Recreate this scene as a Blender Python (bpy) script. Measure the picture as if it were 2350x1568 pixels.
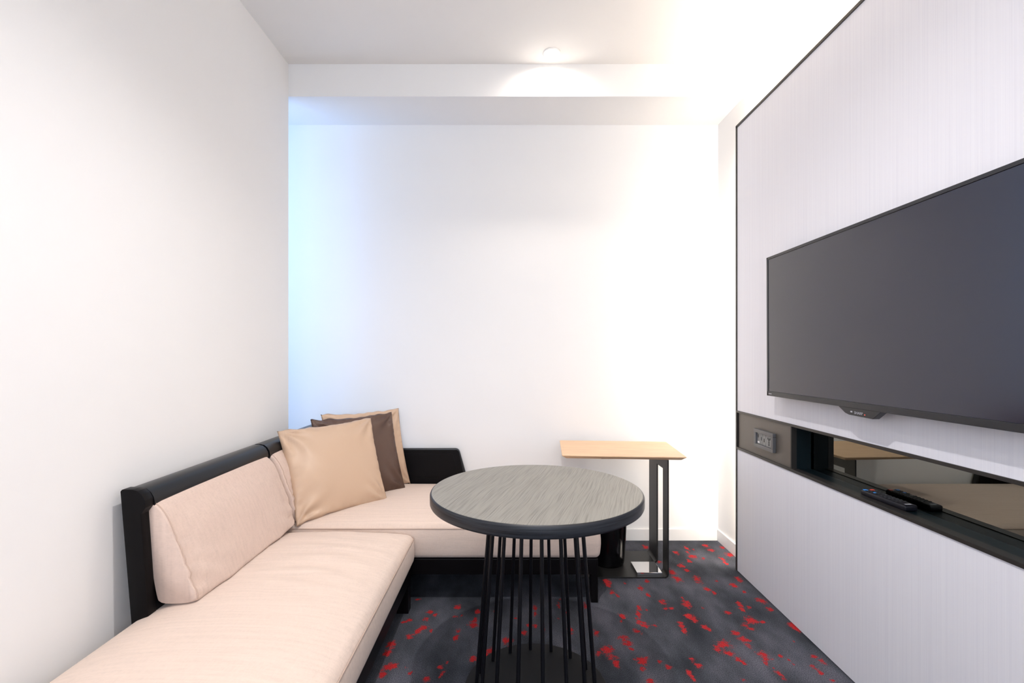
import bpy, bmesh, math, random
import numpy as np
from mathutils import Vector, Matrix, noise

random.seed(7)
SC = bpy.context.scene
for o in list(bpy.data.objects):
    bpy.data.objects.remove(o, do_unlink=True)
COL = SC.collection
R = math.radians

# ------------------------------------------------------------------ camera
F = 1102.0; VX, VY = 1172.0, 813.0; H = 1.15
cd = bpy.data.cameras.new('camera'); cam = bpy.data.objects.new('camera', cd); COL.objects.link(cam)
cd.sensor_width = 36.0; cd.sensor_fit = 'HORIZONTAL'; cd.lens = 36.0 * F / 2350.0
cd.shift_x = (1175 - VX) / 2350.0; cd.shift_y = (VY - 784) / 2350.0
cd.clip_start = 0.02
cam.location = (0, 0, H); cam.rotation_euler = (R(90), 0, 0)
SC.camera = cam

# ------------------------------------------------------------------ world, exposure
SC.view_settings.view_transform = 'Standard'
SC.view_settings.look = 'None'
SC.view_settings.gamma = 1.0
SC.view_settings.use_curve_mapping = False
SC.view_settings.exposure = 0.30
w = bpy.data.worlds.new('world'); SC.world = w; w.use_nodes = True
bg = w.node_tree.nodes['Background']
bg.inputs[0].default_value = (0.50, 0.70, 1.0, 1); bg.inputs[1].default_value = 2.0

# ------------------------------------------------------------------ lights
WARM = (1.0, 0.90, 0.79); COOL = (0.36, 0.58, 1.0); NEUT = (1.0, 0.96, 0.945)
def area(name, loc, rot, sx, sy, watts, color, spread=180):
    l = bpy.data.lights.new(name, 'AREA'); l.shape = 'RECTANGLE'; l.size = sx; l.size_y = sy
    l.energy = watts; l.color = color; l.spread = R(spread)
    o = bpy.data.objects.new(name, l); COL.objects.link(o); o.location = loc; o.rotation_euler = rot
    return o
def spot(name, loc, watts, color, size=120, blend=1.0, rad=0.03, tilt=(0, 0)):
    l = bpy.data.lights.new(name, 'SPOT'); l.energy = watts; l.color = color
    l.spot_size = R(size); l.spot_blend = blend; l.shadow_soft_size = rad
    o = bpy.data.objects.new(name, l); COL.objects.link(o); o.location = loc; o.rotation_euler = (R(tilt[0]), R(tilt[1]), 0)
    return o
CEIL = 2.745
DOWN = [(0.217, 2.54), (0.0, 1.22), (-0.45, 0.05), (0.55, -0.90)]
DOWN_W = [20, 92, 30, 34]
for i, (dx, dy) in enumerate(DOWN):
    spot('downlight_lamp', (dx, dy + (0.016 if i == 0 else 0), CEIL - 0.006 if i == 0 else CEIL - 0.03), DOWN_W[i], (WARM, NEUT, NEUT, NEUT)[i],
         size=(170, 136, 140, 140)[i], blend=1.0, rad=0.028 if i else 0.016)
# daylight: side window of the recess behind the left wall; then an added fill light behind the camera
area('recess_window_light', (-2.36, 2.16, 1.74), (0, R(-90), 0), 1.28, 1.40, 27, COOL)
area('rear_fill_light', (0.0, -1.86, 1.55), (R(90), 0, 0), 1.9, 1.5, 30, (0.93, 0.95, 1.0))
# concealed LED strips behind the media panel: top edge (up) and far edge (back)
area('cove_strip_top', (1.250, 1.10, 2.372), (R(180), 0, 0), 0.03, 2.85, 19, (1.0, 0.84, 0.67))
area('cove_strip_side', (1.250, 2.560, 1.18), (R(90), 0, 0), 0.03, 2.2, 9, (1.0, 0.89, 0.76))

# ------------------------------------------------------------------ materials
def mat(name, color=(.8, .8, .8), rough=0.5, metal=0.0, spec=0.5, sheen=0.0, coat=0.0):
    m = bpy.data.materials.new(name); m.use_nodes = True
    p = m.node_tree.nodes['Principled BSDF']
    p.inputs['Base Color'].default_value = (*color, 1); p.inputs['Roughness'].default_value = rough
    p.inputs['Metallic'].default_value = metal; p.inputs['Specular IOR Level'].default_value = spec
    p.inputs['Sheen Weight'].default_value = sheen; p.inputs['Coat Weight'].default_value = coat
    return m
class N:
    def __init__(s, m): s.t = m.node_tree; s.p = s.t.nodes['Principled BSDF']
    def n(s, typ, **kw):
        nd = s.t.nodes.new(typ)
        for k, v in kw.items():
            if k in nd.inputs: nd.inputs[k].default_value = v
            else: setattr(nd, k, v)
        return nd
    def l(s, a, b): s.t.links.new(a, b)
    def coords(s, scale, rot=(0, 0, 0), kind='Object'):
        tc = s.n('ShaderNodeTexCoord'); mp = s.n('ShaderNodeMapping')
        mp.inputs['Scale'].default_value = scale; mp.inputs['Rotation'].default_value = rot
        s.l(tc.outputs[kind], mp.inputs['Vector']); return mp.outputs[0]
    def noise(s, vec, scale, detail=3, rough=0.5):
        nd = s.n('ShaderNodeTexNoise'); nd.inputs['Scale'].default_value = scale
        nd.inputs['Detail'].default_value = detail; nd.inputs['Roughness'].default_value = rough
        s.l(vec, nd.inputs['Vector']); return nd.outputs[0]
    def ramp(s, fac, stops):
        r = s.n('ShaderNodeValToRGB'); e = r.color_ramp.elements
        while len(e) < len(stops): e.new(0.5)
        for i, (p, c) in enumerate(stops): e[i].position = p; e[i].color = (*c, 1)
        s.l(fac, r.inputs[0]); return r.outputs[0]
    def math(s, op, a, b=None):
        nd = s.n('ShaderNodeMath', operation=op)
        for i, v in enumerate((a, b)):
            if v is None: continue
            if isinstance(v, (int, float)): nd.inputs[i].default_value = v
            else: s.l(v, nd.inputs[i])
        return nd.outputs[0]
    def mix(s, fac, a, b):
        nd = s.n('ShaderNodeMix', data_type='RGBA')
        for sock, v in ((nd.inputs[0], fac), (nd.inputs[6], a), (nd.inputs[7], b)):
            if isinstance(v, (int, float)): sock.default_value = v
            elif isinstance(v, tuple): sock.default_value = (*v, 1)
            else: s.l(v, sock)
        return nd.outputs[2]
    def bump(s, hgt, strength=0.2, dist=0.002):
        b = s.n('ShaderNodeBump'); b.inputs['Strength'].default_value = strength; b.inputs['Distance'].default_value = dist
        s.l(hgt, b.inputs['Height']); s.l(b.outputs[0], s.p.inputs['Normal'])

def plaster(name, c):
    m = mat(name, c, 0.7, spec=0.3); k = N(m)
    v = k.coords((1, 1, 1)); n = k.noise(v, 1.3, 3)
    k.l(k.ramp(n, [(0.3, tuple(x * 0.985 for x in c)), (0.7, c)]), k.p.inputs['Base Color'])
    k.bump(k.noise(v, 260, 3), 0.12, 0.0006)
    return m
M_WALL = plaster('wall_paint', (0.795, 0.79, 0.785))
M_CEIL = plaster('ceiling_paint', (0.80, 0.79, 0.775))
M_BASE = mat('skirting_paint', (0.80, 0.79, 0.78), 0.4)

def wallpaper():
    c = (0.73, 0.725, 0.775)
    m = mat('ribbed_wallpaper', c, 0.55, spec=0.35); k = N(m)
    a = k.noise(k.coords((1, 330, 1.6)), 1.0, 2, 0.6)
    b = k.noise(k.coords((1, 95, 0.5)), 1.0, 2, 0.5)
    f = k.math('ADD', k.math('MULTIPLY', a, 0.6), k.math('MULTIPLY', b, 0.4))
    k.l(k.ramp(f, [(0.34, (0.695, 0.69, 0.745)), (0.5, c), (0.66, (0.75, 0.747, 0.79))]), k.p.inputs['Base Color'])
    k.bump(a, 0.30, 0.0006)
    return m
M_PAPER = wallpaper()

M_TRIM = mat('bronze_black_metal', (0.035, 0.032, 0.030), 0.40, 0.4, spec=.3)
M_PLATE = mat('brushed_dark_plate', (0.12, 0.108, 0.095), 0.45, 0.35, spec=.3)
M_BLACK = mat('black_lacquer', (0.0035, 0.003, 0.0035), 0.38, spec=0.12)
M_RAIL = mat('black_rail_lacquer', (0.004, 0.0045, 0.006), 0.28, spec=0.30)
M_EDGE = mat('black_board_lacquer', (0.008, 0.008, 0.009), 0.35, spec=0.4)
M_METAL = mat('black_powder_coat', (0.012, 0.0115, 0.011), 0.40, spec=0.35)
M_DISC = mat('black_textured_metal', (0.010, 0.0105, 0.012), 0.6, spec=0.2)
M_ROD = mat('black_rod_lacquer', (0.004, 0.0042, 0.006), 0.35, spec=0.22)
M_BIN = mat('black_glossy_plastic', (0.002, 0.002, 0.0025), 0.15, spec=0.35)
M_NICHE = mat('niche_black_laminate', (0.003, 0.008, 0.011), 0.38, spec=0.2)
M_MIRROR = mat('smoked_mirror', (0.20, 0.205, 0.185), 0.015, 1.0)
M_CHROME = mat('polished_steel', (0.85, 0.85, 0.86), 0.04, 1.0)
M_KEY = mat('remote_key', (0.025, 0.025, 0.03), 0.4, spec=.3)
M_DARKGREY = mat('dark_grey_plastic', (0.085, 0.085, 0.09), 0.4)
M_MODULE = mat('grey_socket_plastic', (0.20, 0.205, 0.205), 0.45)
M_HOLE = mat('socket_hole', (0.004, 0.004, 0.004), 0.6)
M_WHITEP = mat('white_print', (0.85, 0.85, 0.85), 0.5)
M_GREYP = mat('grey_print', (0.42, 0.42, 0.46), 0.5)
M_BEZEL = mat('television_bezel', (0.012, 0.012, 0.014), 0.36, spec=0.5)
M_SCREEN = mat('television_screen', (0.003, 0.003, 0.016), 0.17, spec=0.95)
M_BLUE = mat('blue_button', (0.02, 0.25, 0.75), 0.35); M_RED = mat('red_button', (0.65, 0.05, 0.03), 0.35)
M_REMOTE = mat('remote_plastic', (0.006, 0.006, 0.010), 0.4, spec=0.25)
def emis(name, c, s):
    m = mat(name, c, 0.5); p = m.node_tree.nodes['Principled BSDF']
    p.inputs['Emission Color'].default_value = (*c, 1); p.inputs['Emission Strength'].default_value = s
    return m
M_LENS = emis('lamp_lens', (1.0, 0.93, 0.84), 3.0)
M_LED = emis('standby_led', (1.0, 0.08, 0.05), 3.0)
M_STRIP = emis('led_strip', (1.0, 0.88, 0.72), 1.2)
M_RING = mat('lamp_trim_white', (0.85, 0.84, 0.82), 0.4)
def glass():
    m = mat('window_glass', (1, 1, 1), 0.0); m.node_tree.nodes['Principled BSDF'].inputs['Transmission Weight'].default_value = 1.0
    m.node_tree.nodes['Principled BSDF'].inputs['IOR'].default_value = 1.02
    return m
M_GLASS = glass()

def fabric(name, c, up=False):
    m = mat(name, c, 0.85, spec=0.2, sheen=0.15); k = N(m)
    a = k.noise(k.coords((60, 700, 60) if up else (700, 60, 60)), 1.0, 2, 0.6)
    b = k.noise(k.coords((60, 60, 520) if up else (60, 520, 520)), 1.0, 2, 0.6)
    s = k.noise(k.coords((70, 95, 3.0) if up else (3.5, 95, 60)), 1.0, 3, 0.6)
    f = k.math('ADD', k.math('ADD', k.math('MULTIPLY', a, 0.3), k.math('MULTIPLY', b, 0.3)), k.math('MULTIPLY', s, 0.4))
    d = tuple(x * 0.90 for x in c); e = tuple(min(1, x * 1.06) for x in c)
    k.l(k.ramp(f, [(0.36, d), (0.5, c), (0.64, e)]), k.p.inputs['Base Color'])
    k.bump(k.math('ADD', a, b), 0.28, 0.0008)
    return m
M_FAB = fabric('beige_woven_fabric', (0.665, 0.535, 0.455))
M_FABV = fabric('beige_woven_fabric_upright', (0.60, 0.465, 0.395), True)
M_PIPE = mat('beige_piping', (0.50, 0.37, 0.30), 0.8)

def satin(name, c):
    m = mat(name, c, 0.40, spec=0.45, sheen=0.03); k = N(m)
    v = k.coords((1, 1, 1))
    wv = k.noise(v, 5.5, 2, 0.45)
    f = k.noise(k.coords((900, 900, 900)), 1.0, 1)
    k.p.inputs['Anisotropic'].default_value = 0.3
    b1 = k.n('ShaderNodeBump'); b1.inputs['Strength'].default_value = 0.35; b1.inputs['Distance'].default_value = 0.02
    k.l(wv, b1.inputs['Height'])
    b2 = k.n('ShaderNodeBump'); b2.inputs['Strength'].default_value = 0.12; b2.inputs['Distance'].default_value = 0.0005
    k.l(f, b2.inputs['Height']); k.l(b1.outputs[0], b2.inputs['Normal']); k.l(b2.outputs[0], k.p.inputs['Normal'])
    return m
M_SATIN = satin('champagne_satin', (0.52, 0.365, 0.255))
M_BROWN = satin('brown_satin', (0.082, 0.042, 0.028))

def wood(name, dark, light, rot, sc, bump, rough, spec=0.5):
    m = mat(name, light, rough, spec=spec); k = N(m)
    base = k.coords((1, 1, 1), rot)
    warp = k.noise(base, 2.2, 2)
    mp = k.n('ShaderNodeVectorMath', operation='SCALE'); mp.inputs['Scale'].default_value = 1.0
    cmb = k.n('ShaderNodeCombineXYZ'); k.l(k.math('MULTIPLY', warp, 0.05), cmb.inputs[0])
    add = k.n('ShaderNodeVectorMath', operation='ADD'); k.l(base, add.inputs[0]); k.l(cmb.outputs[0], add.inputs[1])
    st = k.n('ShaderNodeVectorMath', operation='MULTIPLY'); k.l(add.outputs[0], st.inputs[0]); st.inputs[1].default_value = sc
    g = k.noise(st.outputs[0], 1.0, 3, 0.55)
    st2 = k.n('ShaderNodeVectorMath', operation='MULTIPLY'); k.l(add.outputs[0], st2.inputs[0]); st2.inputs[1].default_value = (sc[0] * 0.12, sc[1] * 0.25, sc[2])
    g2 = k.noise(st2.outputs[0], 1.0, 2)
    f = k.math('ADD', k.math('MULTIPLY', g, 0.84), k.math('MULTIPLY', g2, 0.16))
    k.l(k.ramp(f, [(0.36, dark), (0.52, light), (0.70, tuple(x * 1.12 for x in light))]), k.p.inputs['Base Color'])
    k.bump(g, bump, 0.0012)
    return m
M_OAKG = wood('grey_stained_oak', (0.125, 0.118, 0.104), (0.205, 0.195, 0.170), (0, 0, R(17)), (270, 6, 6), 0.6, 0.40, 0.45)
M_OAKE = wood('grey_stained_oak_edge', (0.006, 0.007, 0.010), (0.022, 0.024, 0.029), (0, 0, 0), (5, 5, 170), 0.5, 0.38, .28)
M_OAKL = wood('light_oak', (0.60, 0.39, 0.225), (0.70, 0.47, 0.285), (0, 0, R(4)), (7, 130, 40), 0.10, 0.45)

def carpet():
    m = mat('carpet', (0.05, 0.05, 0.06), 0.95, spec=0.05, sheen=0.0); k = N(m)
    v = k.coords((1, 1, 1))
    at = k.n('ShaderNodeAttribute', attribute_name='spot')
    fine = k.noise(v, 420, 2, 0.6); mid = k.noise(k.coords((1, 1, 1)), 60, 3, 0.6); big = k.noise(k.coords((1.0, 0.5, 1), (0, 0, R(25))), 6, 3, 0.5)
    base = k.ramp(k.math('ADD', k.math('MULTIPLY', big, 0.65), k.math('MULTIPLY', fine, 0.35)),
                  [(0.36, (0.036, 0.041, 0.049)), (0.5, (0.090, 0.097, 0.116)), (0.64, (0.185, 0.185, 0.225))])
    tuft = k.noise(v, 300, 2, 0.7)
    base2 = k.mix(k.ramp(tuft, [(0.38, (0, 0, 0)), (0.62, (1, 1, 1))]), k.mix(0.65, base, (0.015, 0.015, 0.018)), base)
    fld = k.math('ADD', at.outputs['Fac'], k.math('MULTIPLY', k.math('SUBTRACT', mid, 0.5), 2.6))
    fld = k.math('ADD', fld, k.math('MULTIPLY', k.math('SUBTRACT', fine, 0.5), 1.6))
    fld = k.math('ADD', fld, k.math('MULTIPLY', k.math('SUBTRACT', k.noise(v, 24, 2), 0.5), 1.9))
    msk = k.ramp(fld, [(0.32, (0, 0, 0)), (0.80, (1, 1, 1))])
    red = k.ramp(tuft, [(0.35, (0.20, 0.012, 0.015)), (0.65, (0.66, 0.040, 0.042))])
    k.l(k.mix(msk, base2, red), k.p.inputs['Base Color'])
    k.bump(k.math('ADD', tuft, fine), 0.8, 0.003)
    return m
M_CARPET = carpet()

# ------------------------------------------------------------------ mesh helpers
def mesh_obj(name, verts, faces, m, parent=None, smooth=False, off=None):
    off = off if off is not None else (parent_off(parent) if parent else Vector((0, 0, 0)))
    me = bpy.data.meshes.new(name)
    me.from_pydata([tuple(Vector(v) - off) for v in verts], [], faces); me.validate(); me.update()
    bm = bmesh.new(); bm.from_mesh(me); bmesh.ops.recalc_face_normals(bm, faces=bm.faces); bm.to_mesh(me); bm.free()
    if isinstance(m, (list, tuple)):
        for q in m: me.materials.append(q)
    else: me.materials.append(m)
    o = bpy.data.objects.new(name, me); COL.objects.link(o)
    if parent: o.parent = parent
    if smooth:
        for p in me.polygons: p.use_smooth = True
    return o
def parent_off(p):
    v = Vector((0, 0, 0))
    while p is not None:
        v += p.location; p = p.parent
    return v
def tag(o, label=None, cat=None, group=None, kind=None):
    for k, v in (('label', label), ('category', cat), ('group', group), ('kind', kind)):
        if v: o[k] = v
    return o
def thing(name, loc, label, cat, group=None):
    o = bpy.data.objects.new(name, None); COL.objects.link(o); o.location = loc; o.empty_display_size = 0.05
    return tag(o, label, cat, group)
class MB:
    """collects boxes, prisms and tubes in world space"""
    def __init__(s): s.v = []; s.f = []
    def add(s, v, f):
        b = len(s.v); s.v += [tuple(q) for q in v]; s.f += [tuple(i + b for i in t) for t in f]; return s
    def box(s, x0, x1, y0, y1, z0, z1, bev=0.0, seg=2):
        bm = bmesh.new(); bmesh.ops.create_cube(bm, size=1)
        for q in bm.verts:
            q.co = Vector(((x0 + x1) / 2 + q.co.x * (x1 - x0), (y0 + y1) / 2 + q.co.y * (y1 - y0), (z0 + z1) / 2 + q.co.z * (z1 - z0)))
        if bev > 0: bmesh.ops.bevel(bm, geom=bm.edges[:], offset=bev, segments=seg, affect='EDGES', profile=0.5)
        return s.bm(bm)
    def bm(s, bm):
        bm.verts.ensure_lookup_table(); bm.verts.index_update()
        s.add([q.co[:] for q in bm.verts], [[q.index for q in f.verts] for f in bm.faces]); bm.free(); return s
    def prism(s, poly, fn, a, b, bev=0.0, seg=2):
        """poly 2D, fn(p, t) -> 3D, extruded from t=a to t=b"""
        bm = bmesh.new()
        va = [bm.verts.new(fn(p, a)) for p in poly]; vb = [bm.verts.new(fn(p, b)) for p in poly]
        n = len(poly)
        bm.faces.new(va); bm.faces.new(vb[::-1])
        for i in range(n): bm.faces.new((va[i], vb[i], vb[(i + 1) % n], va[(i + 1) % n]))
        bmesh.ops.recalc_face_normals(bm, faces=bm.faces)
        if bev > 0: bmesh.ops.bevel(bm, geom=[e for e in bm.edges], offset=bev, segments=seg, affect='EDGES', profile=0.5, clamp_overlap=True)
        return s.bm(bm)
    def tube(s, pts, r, n=10, closed=False):
        pts = [Vector(p) for p in pts]; m = len(pts); v = []; f = []
        prev = None
        for i, p in enumerate(pts):
            if closed: t = pts[(i + 1) % m] - pts[i - 1]
            else: t = pts[min(i + 1, m - 1)] - pts[max(i - 1, 0)]
            t.normalize()
            if prev is None:
                a = Vector((0, 0, 1)) if abs(t.z) < 0.9 else Vector((1, 0, 0))
                u = t.cross(a).normalized()
            else: u = (prev - t * prev.dot(t)).normalized()
            prev = u; w2 = t.cross(u)
            rr = r[i] if isinstance(r, (list, tuple)) else r
            for k in range(n):
                a = 2 * math.pi * k / n; v.append(p + (u * math.cos(a) + w2 * math.sin(a)) * rr)
        for i in range(m if closed else m - 1):
            j = (i + 1) % m
            for k in range(n):
                f.append((i * n + k, i * n + (k + 1) % n, j * n + (k + 1) % n, j * n + k))
        if not closed: f.append(tuple(range(n))[::-1]); f.append(tuple((m - 1) * n + k for k in range(n)))
        return s.add(v, f)
    def lathe(s, prof, c, n=48, cap=True):
        v = []; f = []; m = len(prof)
        for r_, z in prof:
            for k in range(n):
                a = 2 * math.pi * k / n; v.append((c[0] + r_ * math.cos(a), c[1] + r_ * math.sin(a), z))
        for i in range(m - 1):
            for k in range(n): f.append((i * n + k, i * n + (k + 1) % n, (i + 1) * n + (k + 1) % n, (i + 1) * n + k))
        if cap: f.append(tuple(range(n))[::-1]); f.append(tuple((m - 1) * n + k for k in range(n)))
        return s.add(v, f)
    def build(s, name, m, parent=None, smooth=False): return mesh_obj(name, s.v, s.f, m, parent, smooth)
def shade_auto(o, ang=35):
    me = o.data
    for p in me.polygons: p.use_smooth = True
    bm = bmesh.new(); bm.from_mesh(me)
    for e in bm.edges:
        if len(e.link_faces) == 2 and e.calc_face_angle(0) > R(ang): e.smooth = False
    bm.to_mesh(me); bm.free(); return o
def struct(o): o['kind'] = 'structure'; return o

# ------------------------------------------------------------------ setting
XL, XP, XR = -1.222, 1.2006, 1.282      # left wall, media panel face, recessed right wall
YB, YF = 2.968, 2.640                   # back wall, beam face
YREAR = -1.90; XREC = -2.42

# carpet spots: positions of the red print read on the floor
def fl(px, py):
    Y = F * H / (py - VY); return ((px - VX) / F * Y, Y)
A = [(515,295,25,20),(1050,285,30,15),(1205,405,22,22),(1235,440,18,18),(1205,300,25,14),(1270,365,40,18),(790,350,25,18),(885,310,18,20),(895,350,16,22),(945,320,15,10),
(1100,325,32,14),(940,385,34,22),(905,420,24,18),(1030,400,20,12),(840,465,36,18),(880,505,28,24),(750,525,36,26),(800,585,36,26),(980,590,36,34),(1155,600,20,14),
(170,615,36,38),(330,625,14,12),(530,605,20,14),(470,670,26,26),(215,705,26,24),(265,735,12,20),(540,730,20,18),(635,430,25,12),(1065,675,30,18),(1130,710,16,18),
(1310,640,30,22),(1350,590,34,22),(1400,700,18,14),(660,790,36,26),(700,855,28,16),(750,850,18,14),(885,815,44,34),(845,755,16,12),(900,915,40,26),(950,950,40,26),
(1250,885,36,20),(1560,780,44,28),(1360,815,24,26),(1385,860,30,24),(1445,840,22,14),(1640,860,34,22),(455,845,26,24),(450,900,24,36),(500,995,46,30),(455,970,30,30),
(430,1050,30,22),(480,1075,15,14),(530,865,22,16),(310,920,38,22),(295,965,12,16),(600,1005,20,16),(835,995,30,30),(865,1055,26,34),(1045,1015,36,24),(1095,1045,24,18),
(1465,955,50,34),(1415,1005,34,24),(1470,1035,26,18),(1570,970,25,12),(1840,1000,40,34),(1880,1040,24,24),(1330,1075,50,24),(1400,1130,44,30),(1440,1180,34,26),
(310,1115,50,28),(355,1165,44,30),(390,1220,26,30),(165,1215,62,42),(210,1290,46,34),(255,1355,30,40),(80,1270,22,30),(1220,1175,70,38),(1270,1250,50,32),(1350,1305,40,26),
(1395,1340,24,22),(1160,1225,24,34),(1590,1280,52,44),(1600,1345,22,26),(480,1330,52,48),(485,1395,22,26),(535,1290,15,14),(640,1325,20,16),(720,1375,26,24),(925,1300,22,18),
(985,1360,34,34),(905,1430,28,34),(945,1485,20,26),(560,1500,36,24),(1720,1440,34,30),(1760,1480,28,24),(1400,1495,22,14),(1730,1275,22,12),(1800,1310,20,14),(1845,1345,20,14),
(2030,1280,32,20),(2110,1330,30,26),(2030,1380,28,22),(2080,1425,26,22),(2200,1505,30,20),(75,1065,28,24),(1660,1390,12,12),(690,905,12,12),(1030,845,18,8),(1850,1145,12,10)]
B = [(785,765,28,28),(765,845,24,16),(820,835,12,14),(345,878,32,14),(295,895,22,12),(540,800,28,22),(590,830,25,16),(500,870,28,20),(475,945,40,24),(430,975,36,24),
(355,1020,38,24),(545,970,18,22),(785,985,26,34),(765,1035,22,30),(930,920,44,32),(940,880,16,30),(965,795,25,25),(1230,1070,45,34),(1245,1120,24,24),(1070,1150,42,30),(1040,1195,30,26),
(920,1230,34,28),(185,1100,42,40),(155,1170,36,40),(175,1300,56,34),(110,1360,46,40),(250,1260,16,12),(625,1300,25,20),(650,1350,28,28),(620,1385,16,20),(355,1350,14,22),
(510,1410,36,25),(690,1255,18,12),(1480,770,22,26),(1480,820,20,22),(1305,860,18,14),(1380,985,32,24),(1425,925,26,22),(1485,930,22,18),(1800,970,25,36),(1690,740,15,28),
(1935,760,15,45),(2035,990,30,26),(1560,960,10,20),(430,690,30,8),(1710,690,20,8),(1110,800,12,14),(1765,805,14,14),(1690,860,12,16),(325,1300,12,14)]
SPOTS = []
for lst, ox, oy in ((A, 1350, 1180), (B, 850, 1200)):
    for cx, cy, rx, ry in lst:
        px, py = ox + cx * .2553, oy + cy * .2553
        x, y = fl(px, py); a = fl(px + rx * .2553, py); b = fl(px, py - ry * .2553)
        SPOTS.append((x, y, max(0.006, a[0] - x), max(0.008, b[1] - y)))
for k in range(210):
    x, y = random.uniform(-2.3, 1.2), random.uniform(-1.8, 2.9)
    if y > 1.62 and -0.46 < x: continue
    n = random.choice((1, 2, 3)); s = random.uniform(0.012, 0.028)
    for j in range(n): SPOTS.append((x + j * s * 0.8, y - j * s * 1.5, s, s * 1.3))
gx = np.arange(-2.42, 1.2821, 0.0095); gy = np.arange(-1.90, 2.9691, 0.0095)
GX, GY = np.meshgrid(gx, gy); fld = np.full(GX.shape, -1.0)
for (x, y, rx, ry) in SPOTS:
    i0, i1 = np.searchsorted(gx, [x - 3 * rx, x + 3 * rx]); j0, j1 = np.searchsorted(gy, [y - 3 * ry, y + 3 * ry])
    if i1 <= i0 or j1 <= j0: continue
    d = np.sqrt(((GX[j0:j1, i0:i1] - x) / rx) ** 2 + ((GY[j0:j1, i0:i1] - y) / ry) ** 2)
    fld[j0:j1, i0:i1] = np.maximum(fld[j0:j1, i0:i1], 1.30 - d)
nx, ny = len(gx), len(gy)
co = np.stack([GX.ravel(), GY.ravel(), np.zeros(nx * ny)], 1).astype(np.float32)
ii = (np.arange(ny - 1)[:, None] * nx + np.arange(nx - 1)[None, :]).ravel()
fa = np.stack([ii, ii + 1, ii + nx + 1, ii + nx], 1).astype(np.int32)
me = bpy.data.meshes.new('floor'); me.vertices.add(nx * ny); me.vertices.foreach_set('co', co.ravel())
me.loops.add(fa.size); me.loops.foreach_set('vertex_index', fa.ravel())
me.polygons.add(len(fa)); me.polygons.foreach_set('loop_start', np.arange(0, fa.size, 4, dtype=np.int32))
me.update(calc_edges=True)
at = me.attributes.new('spot', 'FLOAT', 'POINT'); at.data.foreach_set('value', fld.ravel().astype(np.float32))
me.materials.append(M_CARPET)
floor = bpy.data.objects.new('floor', me); COL.objects.link(floor); struct(floor)

struct(MB().box(XREC - .1, XR + .1, YREAR - .1, YB + .1, CEIL, CEIL + .08).build('ceiling', M_CEIL))
struct(MB().box(XREC - .1, XR + .1, YB, YB + .1, -0.05, CEIL).build('wall_back', M_WALL))
struct(MB().box(XREC, XR, YF, YB, 2.567, CEIL).build('ceiling_beam', M_WALL))
struct(MB().box(XR, XR + .1, YREAR, YB, -0.05, 0.62).box(XR, XR + .1, YREAR, YB, 0.88, CEIL).box(XR, XR + .1, 2.05, YB, .62, .88)
       .box(XR, XR + .1, YREAR, -.6, .62, .88).box(XR + .05, XR + .1, -.6, 2.05, .62, .88).build('wall_right', M_WALL))
struct(MB().box(XL - .10, XL, YREAR, YF, -0.05, CEIL).build('wall_left', M_WALL))
# recess behind the left wall, with its side window
wy0, wy1, wz0, wz1 = 1.52, 2.80, 1.04, 2.44
struct(MB().box(XREC - .1, XREC, 1.2, YB, -0.05, wz0).box(XREC - .1, XREC, 1.2, YB, wz1, CEIL)
       .box(XREC - .1, XREC, 1.2, wy0, wz0, wz1).box(XREC - .1, XREC, wy1, YB, wz0, wz1).build('wall_recess', M_WALL))
struct(MB().box(XREC, XL - .1, 1.1, 1.2, -0.05, CEIL).build('wall_partition', M_WALL))
def window_x(name, x, y0, y1, z0, z1):
    r = bpy.data.objects.new(name, None); COL.objects.link(r); r.location = (x, (y0 + y1) / 2, z0); struct(r)
    m = MB(); t = .035
    m.box(x - .07, x - .02, y0, y1, z0, z0 + t).box(x - .07, x - .02, y0, y1, z1 - t, z1).box(x - .07, x - .02, y0, y0 + t, z0, z1).box(x - .07, x - .02, y1 - t, y1, z0, z1)
    m.build('window_frame', M_RING, r)
    MB().box(x - .05, x - .044, y0 + t, y1 - t, z0 + t, z1 - t).build('pane', M_GLASS, r)
window_x('window_1', XREC, wy0, wy1, wz0, wz1)
# wall behind the camera with an added, unseen window around the fill light
struct(MB().box(XL, XR, YREAR - .1, YREAR, -0.05, .78).box(XL, XR, YREAR - .1, YREAR, 2.32, CEIL)
       .box(XL, -.98, YREAR - .1, YREAR, .78, 2.32).box(.98, XR, YREAR - .1, YREAR, .78, 2.32).build('wall_rear', M_WALL))
r = bpy.data.objects.new('added_rear_window', None); COL.objects.link(r); r.location = (0, YREAR, .78); struct(r)
MB().box(-.98, .98, YREAR - .07, YREAR - .02, .78, .82).box(-.98, .98, YREAR - .07, YREAR - .02, 2.28, 2.32).box(-.98, -.94, YREAR - .07, YREAR - .02, .78, 2.32)\
    .box(.94, .98, YREAR - .07, YREAR - .02, .78, 2.32).build('window_frame', M_RING, r)
MB().box(-.94, .94, YREAR - .05, YREAR - .044, .82, 2.28).build('pane', M_GLASS, r)

# skirting
def skirt(name, *b):
    return struct(MB().box(*b, bev=.0025).build(name, M_BASE))
skirt('baseboard_back', -1.2, XR, YB - .011, YB, 0, .073)
skirt('baseboard_right', XR - .011, XR, 2.575, YB - .011, 0, .073)

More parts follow.
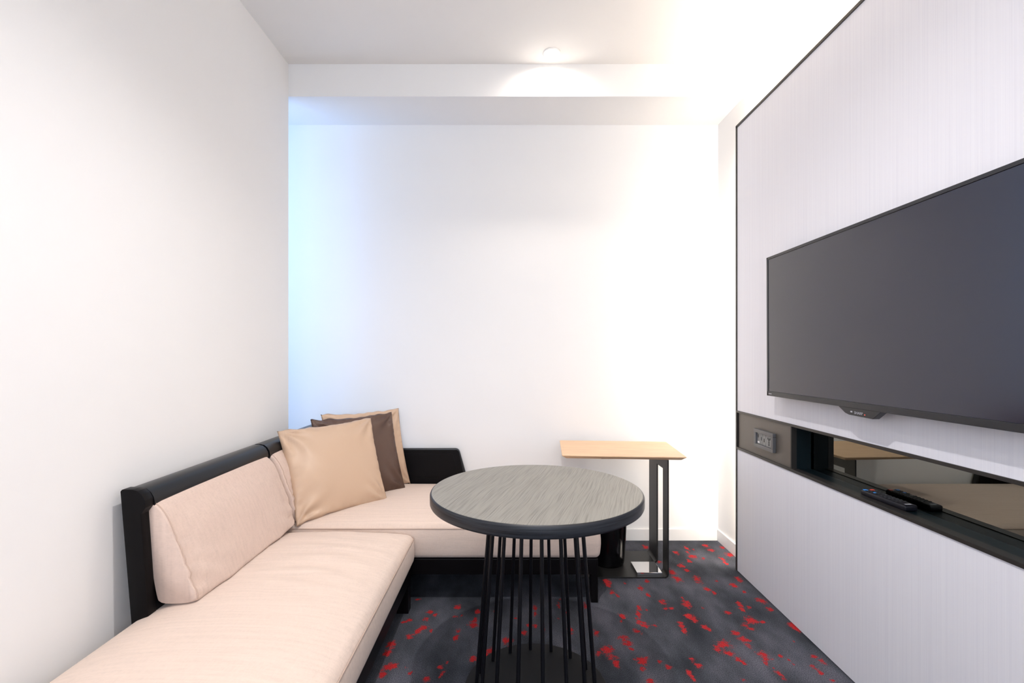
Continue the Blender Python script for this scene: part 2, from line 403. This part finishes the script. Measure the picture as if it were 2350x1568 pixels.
# ------------------------------------------------------------------ media panel on the right
PY0, PY1, PTOP = -1.0, 2.549, 2.36
NB, NT, NY = .648, .8516, 2.052          # niche bottom / top / start of the open part
mp = thing('media_panel', (XP, 1.0, 0), 'tall pale lilac ribbed panel on the right wall carrying the television, with dark metal edge', 'wall panel')
MB().box(XP, XR - .012, PY0, PY1 - .006, NT, PTOP - .010).build('upper_panel', M_PAPER, mp)
MB().box(XP, XR - .012, PY0, PY1 - .006, 0.004, NB).build('lower_panel', M_PAPER, mp)
MB().box(XP - .004, XR - .010, PY1 - .006, PY1 + .006, 0.004, PTOP).box(XP - .004, XR - .010, PY0, PY1 + .006, PTOP - .010, PTOP + .003).build('edge_trim', M_TRIM, mp)
nf = MB().box(XP - .004, XP + .030, PY0, PY1 - .006, NT - .011, NT, bev=.0008).box(XP - .004, XP + .030, PY0, PY1 - .006, NB, NB + .012, bev=.0008)
nf.box(XP - .003, XP + .020, NY - .003, NY + .004, NB + .012, NT - .011)
nf.build('niche_frame', M_TRIM, mp)
MB().box(XP + .004, XP + .012, NY + .004, PY1 - .014, NB + .012, NT - .011).build('socket_plate', M_PLATE, mp)
lin = MB().box(XP + .010, XR + .014, PY0, NY, NB - .004, NB + .010).box(XP + .010, XR + .014, PY0, NY, NT - .010, NT + .004)
lin.box(XP + .02, XR + .014, NY - .002, NY + .010, NB + .01, NT - .01).box(XP + .02, XR + .014, PY0, PY0 + .01, NB + .01, NT - .01)
lin.build('niche_lining', M_NICHE, mp)
tag(MB().box(XR + .006, XR + .014, PY0 + .01, NY - .002, NB + .010, NT - .010).build('mirror', M_MIRROR, mp), 'smoked mirror at the back of the niche')
MB().box(XR - .045, XR - .030, PY0 + .2, 2.50, PTOP - .016, PTOP - .008).build('led_strip', M_STRIP, mp)

# ------------------------------------------------------------------ power outlet
oy0, oy1, oz0, oz1 = 2.178, 2.350, .700, .788
xo = XP + .004
def yz(px, py, X=XP):       # point on the panel face from its image position
    Y = F * X / (px - VX); return Y, H - (py - VY) / F * Y
po = thing('power_outlet', (xo, (oy0 + oy1) / 2, oz0), 'dark grey framed outlet with charging ports and universal socket left of the niche', 'outlet')
fr = MB(); d = .016; bw = .020; bz = .017
for (a, b, c, e) in ((oy0, oy1, oz0, oz0 + bz), (oy0, oy1, oz1 - bz, oz1), (oy0, oy0 + bw, oz0 + bz, oz1 - bz), (oy1 - bw, oy1, oz0 + bz, oz1 - bz)):
    fr.box(xo - d, xo, a, b, c, e, bev=.002)
fr.build('frame', M_DARKGREY, po)
iy0, iy1, iz0, iz1 = oy0 + bw, oy1 - bw, oz0 + bz, oz1 - bz
L = iy1 - iy0
mods = [(iy1 - L * .37, iy1), (iy1 - L * .585, iy1 - L * .375), (iy0, iy1 - L * .59)]
xm = xo - .008
for i, (a, b) in enumerate(mods):
    m_ = MB().box(xm, xo, a + .0006, b - .0006, iz0 + .0006, iz1 - .0006, bev=.0008).build('module', M_MODULE, po)
    ym, zm = (a + b) / 2, (iz0 + iz1) / 2
    h = MB()
    if i == 0:
        MB().box(xm - .0006, xm + .001, b - .012, b - .007, zm + .004, zm + .018).build('port', M_HOLE, m_)
        MB().box(xm - .0006, xm + .001, a + .008, a + .013, zm - .006, zm + .010).build('port', M_HOLE, m_)
        MB().box(xm - .0008, xm + .001, b - .021, b - .005, zm - .022, zm - .014).build('white_mark', M_WHITEP, m_)
    elif i == 1: h.box(xm - .0006, xm + .001, ym - .003, ym + .003, zm - .010, zm + .007)
    else:
        h.box(xm - .0006, xm + .001, ym - .012, ym - .006, zm + .008, zm + .017, bev=.0004).box(xm - .0006, xm + .001, ym + .006, ym + .012, zm + .008, zm + .017, bev=.0004)
        for dz in (.008, -.004, -.015): h.box(xm - .0006, xm + .001, ym - .003, ym + .003, zm + dz - .004, zm + dz + .003)
        h.box(xm - .0006, xm + .001, ym - .0015, ym + .0015, zm - .020, zm + .014)
    if i: h.build('socket_holes' if i == 2 else 'port', M_HOLE, m_)

# ------------------------------------------------------------------ television
TX = 1.140; ty0, ty1, tz0, tz1 = 1.015, 2.137, .970, 1.583
tv = thing('television', (TX, (ty0 + ty1) / 2, tz0), 'large black flat television mounted on the lilac panel above the niche', 'television')
tv.rotation_euler = (R(-0.40), 0, 0)
bz = .011
sh = MB().box(TX + .004, TX + .030, ty0, ty1, tz0, tz1, bev=.002)
sh.box(TX + .030, XP, ty0 + .25, ty1 - .25, tz0 + .12, tz1 - .12)
sh.build('housing', M_BEZEL, tv)
bzm = MB().box(TX, TX + .006, ty0, ty1, tz1 - bz, tz1, bev=.001).box(TX, TX + .006, ty0, ty1, tz0, tz0 + .020, bev=.001)\
    .box(TX, TX + .006, ty0, ty0 + bz, tz0, tz1, bev=.001).box(TX, TX + .006, ty1 - bz, ty1, tz0, tz1, bev=.001)
bzm.build('bezel', M_BEZEL, tv)
MB().box(TX + .0022, TX + .005, ty0 + bz + .001, ty1 - bz - .001, tz0 + .021, tz1 - bz - .001).build('screen', M_SCREEN, tv)
rx0 = TX + .002
poly = [(1.678, tz0 + .002), (1.478, tz0 + .002), (1.516, tz0 - .026), (1.622, tz0 - .024), (1.640, tz0 - .020)]
rec = MB().prism(poly, lambda p, t: (t, p[0], p[1]), rx0, rx0 + .022, bev=.001).build('sensor_bar', M_BEZEL, tv)
def text(s, size, Y, z, x, m, parent, name='lettering'):
    c = bpy.data.curves.new(name, 'FONT'); c.body = s; c.size = size; c.align_x = 'CENTER'; c.extrude = .0002; c.space_character = 1.05
    o = bpy.data.objects.new(name, c); COL.objects.link(o)
    bpy.context.view_layer.update()
    me = bpy.data.meshes.new_from_object(o.evaluated_get(bpy.context.evaluated_depsgraph_get()))
    bpy.data.objects.remove(o, do_unlink=True)
    # reads from the room: text right = -Y, up = +Z, facing -X
    off = parent_off(parent)
    for v in me.vertices:
        q = v.co.copy(); v.co = Vector((x - q.z, Y - q.x, z + q.y)) - off
    me.materials.clear(); me.materials.append(m); me.update()
    o = bpy.data.objects.new(name, me); COL.objects.link(o); o.parent = parent; return o
text('SHARP', .0125, 1.577, tz0 - .0185, rx0 - .0003, M_GREYP, rec)
MB().box(rx0 - .0006, rx0 + .001, 1.605, 1.614, tz0 - .015, tz0 - .010, bev=.0003).build('receiver_window', M_GREYP, rec)
MB().box(rx0 - .0008, rx0 + .001, 1.5475, 1.5495, tz0 - .0175, tz0 - .0155).build('standby_light', M_LED, rec)
MB().box(TX - .0004, TX + .001, 2.098, 2.122, tz0 + .008, tz0 + .0115).build('printed_mark', M_GREYP, tv)

# ------------------------------------------------------------------ remote control on the niche shelf
zs = NB + .010
ry_, rx_ = 1.588, XP + .046
rc = thing('remote_control', (rx_, ry_, zs), 'slim black remote control with blue and red buttons lying on the niche shelf', 'remote')
rc.rotation_euler = (0, 0, R(1.5))
def rbox(x0, x1, y0, y1, z0, z1, bev): return MB().box(rx_ + x0, rx_ + x1, ry_ + y0, ry_ + y1, zs + z0, zs + z1, bev=bev, seg=3)
shade_auto(rbox(-.022, .022, -.092, .092, .0005, .020, .006).build('body', M_REMOTE, rc))
def rbut(name, x, y, sx, sy, m): rbox(x - sx, x + sx, y - sy, y + sy, .0185, .0215, .0006).build(name, m, rc)
rbut('button', -.012, .080, .006, .005, M_BLUE); rbut('button', .012, .080, .006, .005, M_RED); rbut('button', -.008, .046, .0045, .004, M_BLUE)
for i in range(9):
    for j in range(3):
        if i == 3 and j == 0: continue
        rbut('button', -.013 + j * .013, .064 - i * .0145, .0040, .0035, M_KEY)
tx = rbox(-.010, .010, -.082, -.076, .0199, .0204, 0).build('printed_mark', M_GREYP, rc)

# ------------------------------------------------------------------ recessed ceiling lamps
for i, (dx, dy) in enumerate(DOWN):
    lb = ['small round recessed downlight in the ceiling right in front of the beam', 'recessed downlight above the round table',
          'recessed downlight above the near end of the left sofa', 'recessed downlight near the added window behind the viewer'][i]
    t = thing('recessed_downlight', (dx, dy, CEIL), lb, 'lamp', 'ceiling downlights')
    shade_auto(MB().lathe([(.046, CEIL - .0002), (.046, CEIL - .003), (.043, CEIL - .005), (.036, CEIL - .0045), (.033, CEIL - .001)], (dx, dy), 48, cap=False).build('trim_ring', M_RING, t))
    MB().lathe([(.034, CEIL - .0012), (.034, CEIL - .0006)], (dx, dy), 40).build('lens', M_LENS, t)

# ------------------------------------------------------------------ cushions
def samples(a, b, r, n):
    e = [0, .08, .2, .35, .55, .78, 1.0]
    L_ = [a + r * t for t in e]; Rr = [b - r * t for t in e][::-1]
    mid = [a + r + (b - a - 2 * r) * i / n for i in range(1, n)]
    return L_ + mid + Rr
def cushion(name, m, parent, x0, x1, y0, y1, z0, z1, r, n, fn, pipes=()):
    xs, ys, zs_ = samples(x0, x1, r, n[0]), samples(y0, y1, r, n[1]), samples(z0, z1, r, n[2])
    idx = {}; V = []; Fc = []
    def vid(i, j, k):
        key = (i, j, k)
        if key not in idx:
            p = Vector((xs[i], ys[j], zs_[k]))
            q = Vector((min(max(p.x, x0 + r), x1 - r), min(max(p.y, y0 + r), y1 - r), min(max(p.z, z0 + r), z1 - r)))
            d_ = p - q
            if d_.length > 1e-9: p = q + d_.normalized() * r
            idx[key] = len(V); V.append(fn(p))
        return idx[key]
    a, b, c = len(xs) - 1, len(ys) - 1, len(zs_) - 1
    for i in range(a):
        for j in range(b):
            for k in (0, c): Fc.append((vid(i, j, k), vid(i + 1, j, k), vid(i + 1, j + 1, k), vid(i, j + 1, k)))
    for i in range(a):
        for k in range(c):
            for j in (0, b): Fc.append((vid(i, j, k), vid(i + 1, j, k), vid(i + 1, j, k + 1), vid(i, j, k + 1)))
    for j in range(b):
        for k in range(c):
            for i in (0, a): Fc.append((vid(i, j, k), vid(i, j + 1, k), vid(i, j + 1, k + 1), vid(i, j, k + 1)))
    return mesh_obj(name, V, Fc, m, parent, smooth=True)
def nz(x, y, z=0.0): return noise.noise(Vector((x, y, z)))

# ------------------------------------------------------------------ left sofa (along the left wall)
sofa = thing('sofa', (-0.80, 1.2, 0), 'beige seat along the left wall, backrest at its far end, nearest seat in view', 'sofa')
SX0, SX1, SY0, SY1 = -1.165, -.443, .22, 2.205
def seat1(p):
    u = (p.x - SX0) / (SX1 - SX0) * 2 - 1; v = (p.y - SY0) / (SY1 - SY0) * 2 - 1
    top = max(0, min(1, (p.z - .22) / .10))
    crown = .055 * (max(0, 1 - abs(u) ** 2.6) ** .75) * (max(0, 1 - abs(v) ** 9) ** .6)
    fold = 0
    # soft creases running from the back cushion toward the front edge
    if p.y > 1.2:
        s = math.exp(-((p.x + .70) / .20) ** 2) * math.exp(-((p.y - 1.82) / .24) ** 2)
        fold = s * .0052 * math.sin((p.y * 1.0 + .10 * p.x) * 62 + 3.5 * nz(p.x * 4, p.y * 5, 1))
    fold += .0022 * nz(p.x * 9, p.y * 4, 2)
    z = p.z + top * (crown + fold)
    bul = .006 * math.sin(max(0, min(1, (p.z - .19) / .13)) * math.pi)
    x = p.x + (bul if p.x > SX1 - .02 else 0)
    return Vector((x, p.y, z))
seat = cushion('seat_cushion', M_FAB, sofa, SX0, SX1, SY0, SY1, .192, .322, .026, (44, 110, 5), seat1)
def rim(x0, x1, y0, y1, z, r=.03, sag=None):
    pts = []
    for cx, cy, a0 in ((x1 - r, y1 - r, 0), (x0 + r, y1 - r, 90), (x0 + r, y0 + r, 180), (x1 - r, y0 + r, 270)):
        for k in range(5):
            a = R(a0 + k * 22.5); pts.append(Vector((cx + r * math.cos(a), cy + r * math.sin(a), z)))
    out = []
    for i, p in enumerate(pts):
        q = pts[(i + 1) % len(pts)]; m_ = max(1, int((q - p).length / .06))
        for k in range(m_): out.append(p.lerp(q, k / m_))
    return out
def pip(pts, r=.0021): return MB().tube(pts, r, 6, closed=True)
pip(rim(SX0 - .001, SX1 + .0025, SY0 - .001, SY1 + .001, .311), .0019).build('piping', M_PIPE, seat, True)
# platform and legs
MB().box(-1.17, -.452, .24, 2.18, .125, .192, bev=.003).build('frame', M_BLACK, sofa)
for lx in (-1.16, -.505):
    for ly in (.26, 2.125):
        MB().box(lx, lx + .052, ly, ly + .052, 0, .13, bev=.002).build('leg', M_BLACK, sofa)
# backrest: leaning board with rounded top rail and solid end post
def lean(z): return -.030 * (z - .37) / .36       # x shift with height
def backboard(y0, y1, root, posts=True, wall_side=False):
    def P(x, z): return (x + lean(z), z)
    prof = [P(-1.161, .13), P(-1.116, .13), P(-1.112, .655), P(-1.092, .668), P(-1.087, .684), P(-1.089, .702), P(-1.097, .718),
            P(-1.110, .729), P(-1.127, .7335), P(-1.150, .734), P(-1.160, .730), P(-1.161, .722)]
    shade_auto(MB().prism(prof, lambda p, t: (p[0], t, p[1]), y0 + (.036 if posts else 0), y1).build('backrest_frame', M_RAIL, root), 40)
    if posts:
        prof2 = [P(-1.163, .12), P(-1.113, .12), P(-1.106, .66), P(-1.090, .680), P(-1.090, .702), P(-1.098, .720), P(-1.111, .731), P(-1.127, .7355), P(-1.158, .7355), P(-1.163, .730)]
        shade_auto(MB().prism(prof2, lambda p, t: (p[0], t, p[1]), y0, y0 + .0345, bev=.0015).build('end_post', M_BLACK, root), 40)
backboard(1.467, 2.208, sofa)
def back_cushion(root, y0, y1, name='back_cushion', seam=.030):
    # profile (x,z), front face bulging
    base = [(-1.100, .362), (-1.045, .360), (-1.000, .364), (-.986, .376), (-.990, .395), (-1.000, .430), (-1.014, .475), (-1.030, .520), (-1.047, .565),
            (-1.062, .605), (-1.080, .642), (-1.098, .668), (-1.116, .684), (-1.130, .690), (-1.142, .684), (-1.143, .650), (-1.136, .560), (-1.120, .450), (-1.108, .385)]
    cx = sum(p[0] for p in base) / len(base); cz = sum(p[1] for p in base) / len(base)
    secs = []
    e = [(0, .80), (.004, .87), (.010, .93), (.018, .97), (.030, 1.0)]
    ys = [(y0 + t, s) for t, s in e] + [(y0 + .03 + (y1 - y0 - .06) * i / 44, 1.0) for i in range(1, 44)] + [(y1 - t, s) for t, s in e[::-1]]
    # densify the profile
    P = []
    for i, p in enumerate(base):
        q = base[(i + 1) % len(base)]
        for k in range(3): P.append((p[0] + (q[0] - p[0]) * k / 3, p[1] + (q[1] - p[1]) * k / 3))
    P = [tuple(sum(P[(i + d) % len(P)][c] for d in (-1, 0, 1)) / 3 for c in (0, 1)) for i in range(len(P))]
    V = []; Fc = []; n = len(P)
    for Y, s in ys:
        v = (Y - y0) / (y1 - y0) * 2 - 1
        for i, (x, z) in enumerate(P):
            front = max(0, min(1, (x - cx + .01) / .03)) if z > .37 else 0
            dx = .012 * front * (1 - v ** 4)
            edge = math.exp(-((min(Y - y0, y1 - Y) - seam) / .030) ** 2)
            dx += front * (-.0050 * edge + .0030 * edge * math.sin(z * 190 + 4 * nz(z * 12, Y * 3)))   # puckers at the seam
            dx += front * .0050 * nz(Y * 9, z * 6, 3)
            if .37 < z < .50: dx += front * .0040 * math.sin(Y * 40 + z * 90 + 3 * nz(Y * 5, z * 10, 5)) * max(0, 1 - (min(Y - y0, y1 - Y)) / .30)
            V.append(Vector((cx + (x - cx) * (s * .35 + .65) + dx, Y, cz + (z - cz) * (s * .35 + .65) + .004 * (1 - v ** 4) * (z > .66))))
    for j in range(len(ys) - 1):
        for i in range(n): Fc.append((j * n + i, j * n + (i + 1) % n, (j + 1) * n + (i + 1) % n, (j + 1) * n + i))
    Fc.append(tuple(range(n))); Fc.append(tuple((len(ys) - 1) * n + i for i in range(n)))
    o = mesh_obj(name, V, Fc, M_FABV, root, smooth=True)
    # stitched seams following the front near each end
    mb = MB()
    for jj in range(len(ys)):
        if abs(ys[jj][0] - (y0 + seam * .28)) < .0035 or abs(ys[jj][0] - (y1 - seam)) < .0035:
            pts = [V[jj * n + i] + Vector((.0006, 0, 0)) for i in range(9, 41)]
            mb.tube(pts, .0020, 6)
    if mb.v: mb.build('piping', M_PIPE, o, True)
    return o
back_cushion(sofa, 1.500, 2.205, seam=.036)

# ------------------------------------------------------------------ corner daybed along the back wall
bed = thing('daybed', (-.35, 2.58, 0), 'beige seat along the back wall behind the round table, with low black side board', 'sofa')
BX0, BX1, BY0, BY1 = -1.08, .412, 2.216, 2.930
def seat2(p):
    u = (p.x - BX0) / (BX1 - BX0) * 2 - 1; v = (p.y - BY0) / (BY1 - BY0) * 2 - 1
    top = max(0, min(1, (p.z - .24) / .10))
    crown = .030 * (max(0, 1 - abs(u) ** 9) ** .6) * (max(0, 1 - abs(v) ** 3) ** .7)
    z = p.z + top * (crown + .002 * nz(p.x * 5, p.y * 8, 7))
    bul = .007 * math.sin(max(0, min(1, (p.z - .205) / .145)) * math.pi)
    y = p.y - (bul if p.y < BY0 + .02 else 0); x = p.x + (bul if p.x > BX1 - .02 else 0)
    return Vector((x, y, z))
seatb = cushion('seat_cushion', M_FAB, bed, BX0, BX1, BY0, BY1, .204, .356, .022, (70, 40, 5), seat2)
pip(rim(BX0 - .001, BX1 + .0015, BY0 - .0025, BY1 + .001, .344), .0018).build('piping', M_PIPE, seatb, True)
MB().box(-1.10, .404, BY0 + .004, BY1, .130, .203, bev=.003).build('frame', M_BLACK, bed)
for lx, ly in ((-1.08, BY0 + .004), (.372, BY0 + .004), (-1.08, 2.88), (.372, 2.88)):
    MB().box(lx, lx + .032, ly, ly + .05, 0, .135, bev=.002).build('leg', M_BLACK, bed)
MB().box(-.36, -.30, 2.74, 2.80, 0, .135, bev=.002).build('leg', M_BLACK, bed)
# low board against the back wall
r_ = .022
bp = [(-1.08, .21), (-.225, .21), (-.2775, .430), (-.3115, .552), (-.3175, .563), (-.327, .5705), (-.338, .573), (-1.08, .573)]
shade_auto(MB().prism(bp, lambda p, t: (p[0], t, p[1]), 2.932, 2.956, bev=.0035).build('side_board', M_EDGE, bed), 40)
ip = [(-1.06, .30), (-.262, .30), (-.318, .556), (-.328, .565), (-1.06, .565)]
MB().prism([(-1.05, .40), (-.318, .40), (-.353, .535), (-.362, .541), (-1.05, .541)], lambda p, t: (p[0], t, p[1]), 2.9298, 2.932, bev=.0008).build('inset_panel', M_BLACK, bed)
MB().prism(ip, lambda p, t: (p[0], t, p[1]), 2.9312, 2.936, bev=.0006).build('front_veneer', M_BLACK, bed)
backboard(2.222, 2.925, bed, posts=False)
back_cushion(bed, 2.232, 2.90, seam=.036)

# ------------------------------------------------------------------ throw pillows
def pillow(name, m, bl, br, leanv, height, thick, label, group, seed, flare=0.0):
    """bl, br = bottom corners on the seat; leanv = horizontal offset of the top edge"""
    bl, br = Vector(bl), Vector(br)
    ex = (br - bl); ln = Vector((leanv[0], leanv[1], height))
    nrm = ex.cross(ln).normalized()
    if nrm.y > 0: nrm = -nrm
    c = (bl + br + ln) / 2
    n = 44; V = []; Fc = []
    def P(i, j, side):
        u = -1 + 2 * i / n; v = -1 + 2 * j / n
        uu = math.sin(u * math.pi / 2) * .35 + u * .65; vv = math.sin(v * math.pi / 2) * .35 + v * .65
        bow = .050
        x = uu * (1 - bow * (1 - vv * vv)); y = vv * (1 - bow * (1 - uu * uu))
        t = (max(0, 1 - uu ** 2) * max(0, 1 - vv ** 2)) ** .46
        # creases radiating from corners and gathered edges
        cr = 0
        for cu, cv, ph in ((-1, -1, 0), (1, -1, 1.7), (-1, 1, 2.9), (1, 1, 4.1)):
            dd = math.hypot(uu - cu, vv - cv); aa = math.atan2(vv - cv, uu - cu)
            cr += math.exp(-(dd / .55) ** 2) * math.sin(aa * 9 + ph + seed + 2 * nz(uu * 2, vv * 2, seed)) * min(1, dd * 4)
        ed = 1 - max(abs(uu), abs(vv))
        al = uu if abs(vv) > abs(uu) else vv
        gat = math.exp(-(ed / .10) ** 2) * math.sin(al * 34 + seed * 3 + 4 * nz(al * 4, seed)) * min(1, ed * 16)
        big = nz(uu * 1.5 + seed, vv * 1.5, side)
        off = side * thick * .5 * t * (1 + .12 * big) + side * (.0120 * cr + .0060 * gat) * min(1, t * 3)
        wob = .0090 * nz(al * 5 + seed, 3.1) if ed < .02 else 0
        return c + ex * (x * .5 + flare * (vv + 1) * (uu + 1) / 4) + ln * (y * .5) + nrm * (off) + ln.normalized() * wob
    for side in (1, -1):
        b = len(V)
        for j in range(n + 1):
            for i in range(n + 1): V.append(P(i, j, side))
        for j in range(n):
            for i in range(n):
                a = b + j * (n + 1) + i
                Fc.append((a, a + 1, a + n + 2, a + n + 1) if side > 0 else (a, a + n + 1, a + n + 2, a + 1))
    me_ = bpy.data.meshes.new(name); base = (bl + br) / 2
    me_.from_pydata([tuple(v - base) for v in V], [], Fc)
    bm = bmesh.new(); bm.from_mesh(me_); bmesh.ops.remove_doubles(bm, verts=bm.verts, dist=.0004)
    bmesh.ops.recalc_face_normals(bm, faces=bm.faces); bm.to_mesh(me_); bm.free()
    me_.materials.append(m)
    for p in me_.polygons: p.use_smooth = True
    o = bpy.data.objects.new(name, me_); COL.objects.link(o); o.location = base
    return tag(o, label, 'pillow', group)
G = 'satin throw pillows leaning in the sofa corner'
pillow('throw_pillow', M_SATIN, (-.985, 2.205, .360), (-.655, 2.552, .374), (-.162, .150), .415, .116, 'champagne satin pillow in front of the brown one, fully visible', G, .3, .07)
pillow('throw_pillow', M_BROWN, (-.945, 2.420, .374), (-.604, 2.760, .374), (-.104, .095), .432, .082, 'dark brown satin pillow between the two champagne pillows', G, 1.4)
pillow('throw_pillow', M_SATIN, (-.955, 2.580, .374), (-.605, 2.895, .372), (-.078, .030), .448, .074, 'rearmost champagne pillow against the back wall, behind the brown pillow', G, 2.6)

# ------------------------------------------------------------------ round table
TC = (.087, 1.650); TR, TZ = .360, .6885
tb = thing('round_table', (TC[0], TC[1], 0), 'round grey-stained oak table on a cage of thin black rods', 'table')
top = MB().lathe([(TR - .006, TZ - .0395), (TR - .002, TZ - .037), (TR, TZ - .033), (TR, TZ - .007), (TR - .002, TZ - .0025), (TR - .006, TZ - .0006)], TC, 120, cap=False)
top.f.append(tuple(range(120))[::-1])
shade_auto(top.build('edge_band', M_OAKE, tb), 50)
MB().lathe([(TR - .0062, TZ - .010), (TR - .006, TZ - .0006), (TR - .010, TZ)], TC, 120).build('tabletop', M_OAKG, tb)
for k in range(16):
    a = R(90 + 3.2 - 22.5 * k)
    p0 = (TC[0] + .155 * math.cos(a), TC[1] + .155 * math.sin(a), TZ - .038); p1 = (TC[0] + .205 * math.cos(a), TC[1] + .205 * math.sin(a), .008)
    shade_auto(MB().tube([p0, p1], .0062, 12).build('rod', M_ROD, tb), 50)
shade_auto(MB().lathe([(.242, 0.0), (.245, .002), (.245, .007), (.243, .009)], TC, 80).build('base_disc', M_DISC, tb), 40)
MB().lathe([(.170, TZ - .046), (.172, TZ - .044), (.172, TZ - .0385)], TC, 60).build('mounting_plate', M_METAL, tb)

# ------------------------------------------------------------------ side table
st = thing('side_table', (.60, 2.63, 0), 'c-shaped side table, light oak top on a bent black metal sheet', 'side table')
SXs = .811; s0, s1 = 2.461, 2.790; th = .007
# vertical sheet with tall slot, in plane x = SXs, bent into the base
def sheet_x(y0, y1, z0, z1, m_): m_.box(SXs - th, SXs, y0, y1, z0, z1)
ZT = .606
vs = MB()
outer = []
def arc(cx, cz, r, a0, a1, n=6): return [(cx + r * math.cos(R(a0 + (a1 - a0) * i / n)), cz + r * math.sin(R(a0 + (a1 - a0) * i / n))) for i in range(n + 1)]
rr = .022
def strip(y0, y1, z_hi):      # bent strip: vertical leg plus the curve into the base
    o_ = arc(SXs - rr, rr, rr, 0, -90); i_ = arc(SXs - rr, rr, rr - th, -90, 0)
    poly_ = [(SXs, z_hi)] + o_ + i_ + [(SXs - th, z_hi)]
    vs.prism(poly_, lambda p, t: (p[0], t, p[1]), y0, y1)
strip(s0, 2.538, ZT); strip(2.643, s1, ZT)
vs.box(SXs - th, SXs, 2.538, 2.643, .547, ZT)
shade_auto(vs.build('upright', M_METAL, st), 40)
MB().box(.365, SXs - rr, s0, s1, 0, th, bev=.0008).build('base_plate', M_METAL, st)
# support bracket beneath the top
MB().box(.47, SXs, s0 + .03, s1 - .04, ZT, ZT + .005).build('bracket', M_METAL, st)
# oak top with underside bevel, turned slightly
ctr = Vector((.593, 2.660, 0)); wv_, dv_ = .314, .216; ang = R(-4.2)
def tp(x, y, z):
    return (ctr.x + x * math.cos(ang) - y * math.sin(ang), ctr.y + x * math.sin(ang) + y * math.cos(ang), z)
def ringr(w_, d_, r, z):
    out = []
    for cx, cy, a0 in ((w_ - r, d_ - r, 0), (-w_ + r, d_ - r, 90), (-w_ + r, -d_ + r, 180), (w_ - r, -d_ + r, 270)):
        for k in range(5):
            a = R(a0 + 22.5 * k); out.append(tp(cx + r * math.cos(a), cy + r * math.sin(a), z))
    return out
zt = .630
rings = [ringr(wv_ - .020, dv_ - .020, .006, zt - .019), ringr(wv_ - .002, dv_ - .002, .010, zt - .0060), ringr(wv_, dv_, .010, zt - .0045), ringr(wv_, dv_, .010, zt - .0015), ringr(wv_ - .0015, dv_ - .0015, .009, zt)]
V = [p for r0 in rings for p in r0]; n = 20; Fc = [tuple(range(n))[::-1], tuple((len(rings) - 1) * n + k for k in range(n))]
for i in range(len(rings) - 1):
    for k in range(n): Fc.append((i * n + k, i * n + (k + 1) % n, (i + 1) * n + (k + 1) % n, (i + 1) * n + k))
shade_auto(mesh_obj('tabletop', V, Fc, M_OAKL, st), 30)
tag(MB().box(.653, .783, 2.480, 2.612, th, th + .014, bev=.0012).build('weight_plate', M_CHROME, st), 'polished steel plate')

# ------------------------------------------------------------------ waste bin
bc = (.535, 2.640); zb = th
wb = thing('waste_bin', (bc[0], bc[1], zb), 'glossy black tapered waste bin beside the daybed, half hidden by the round table', 'bin')
shade_auto(MB().lathe([(.080, zb), (.084, zb + .003), (.088, zb + .02), (.104, zb + .265), (.106, zb + .270), (.104, zb + .272), (.101, zb + .268), (.086, zb + .02), (.0, zb + .012)], bc, 64, cap=False).build('body', M_BIN, wb), 40)
shade_auto(MB().lathe([(.060, zb), (.078, zb + .0004)], bc, 48).build('foot', M_BIN, wb), 40)
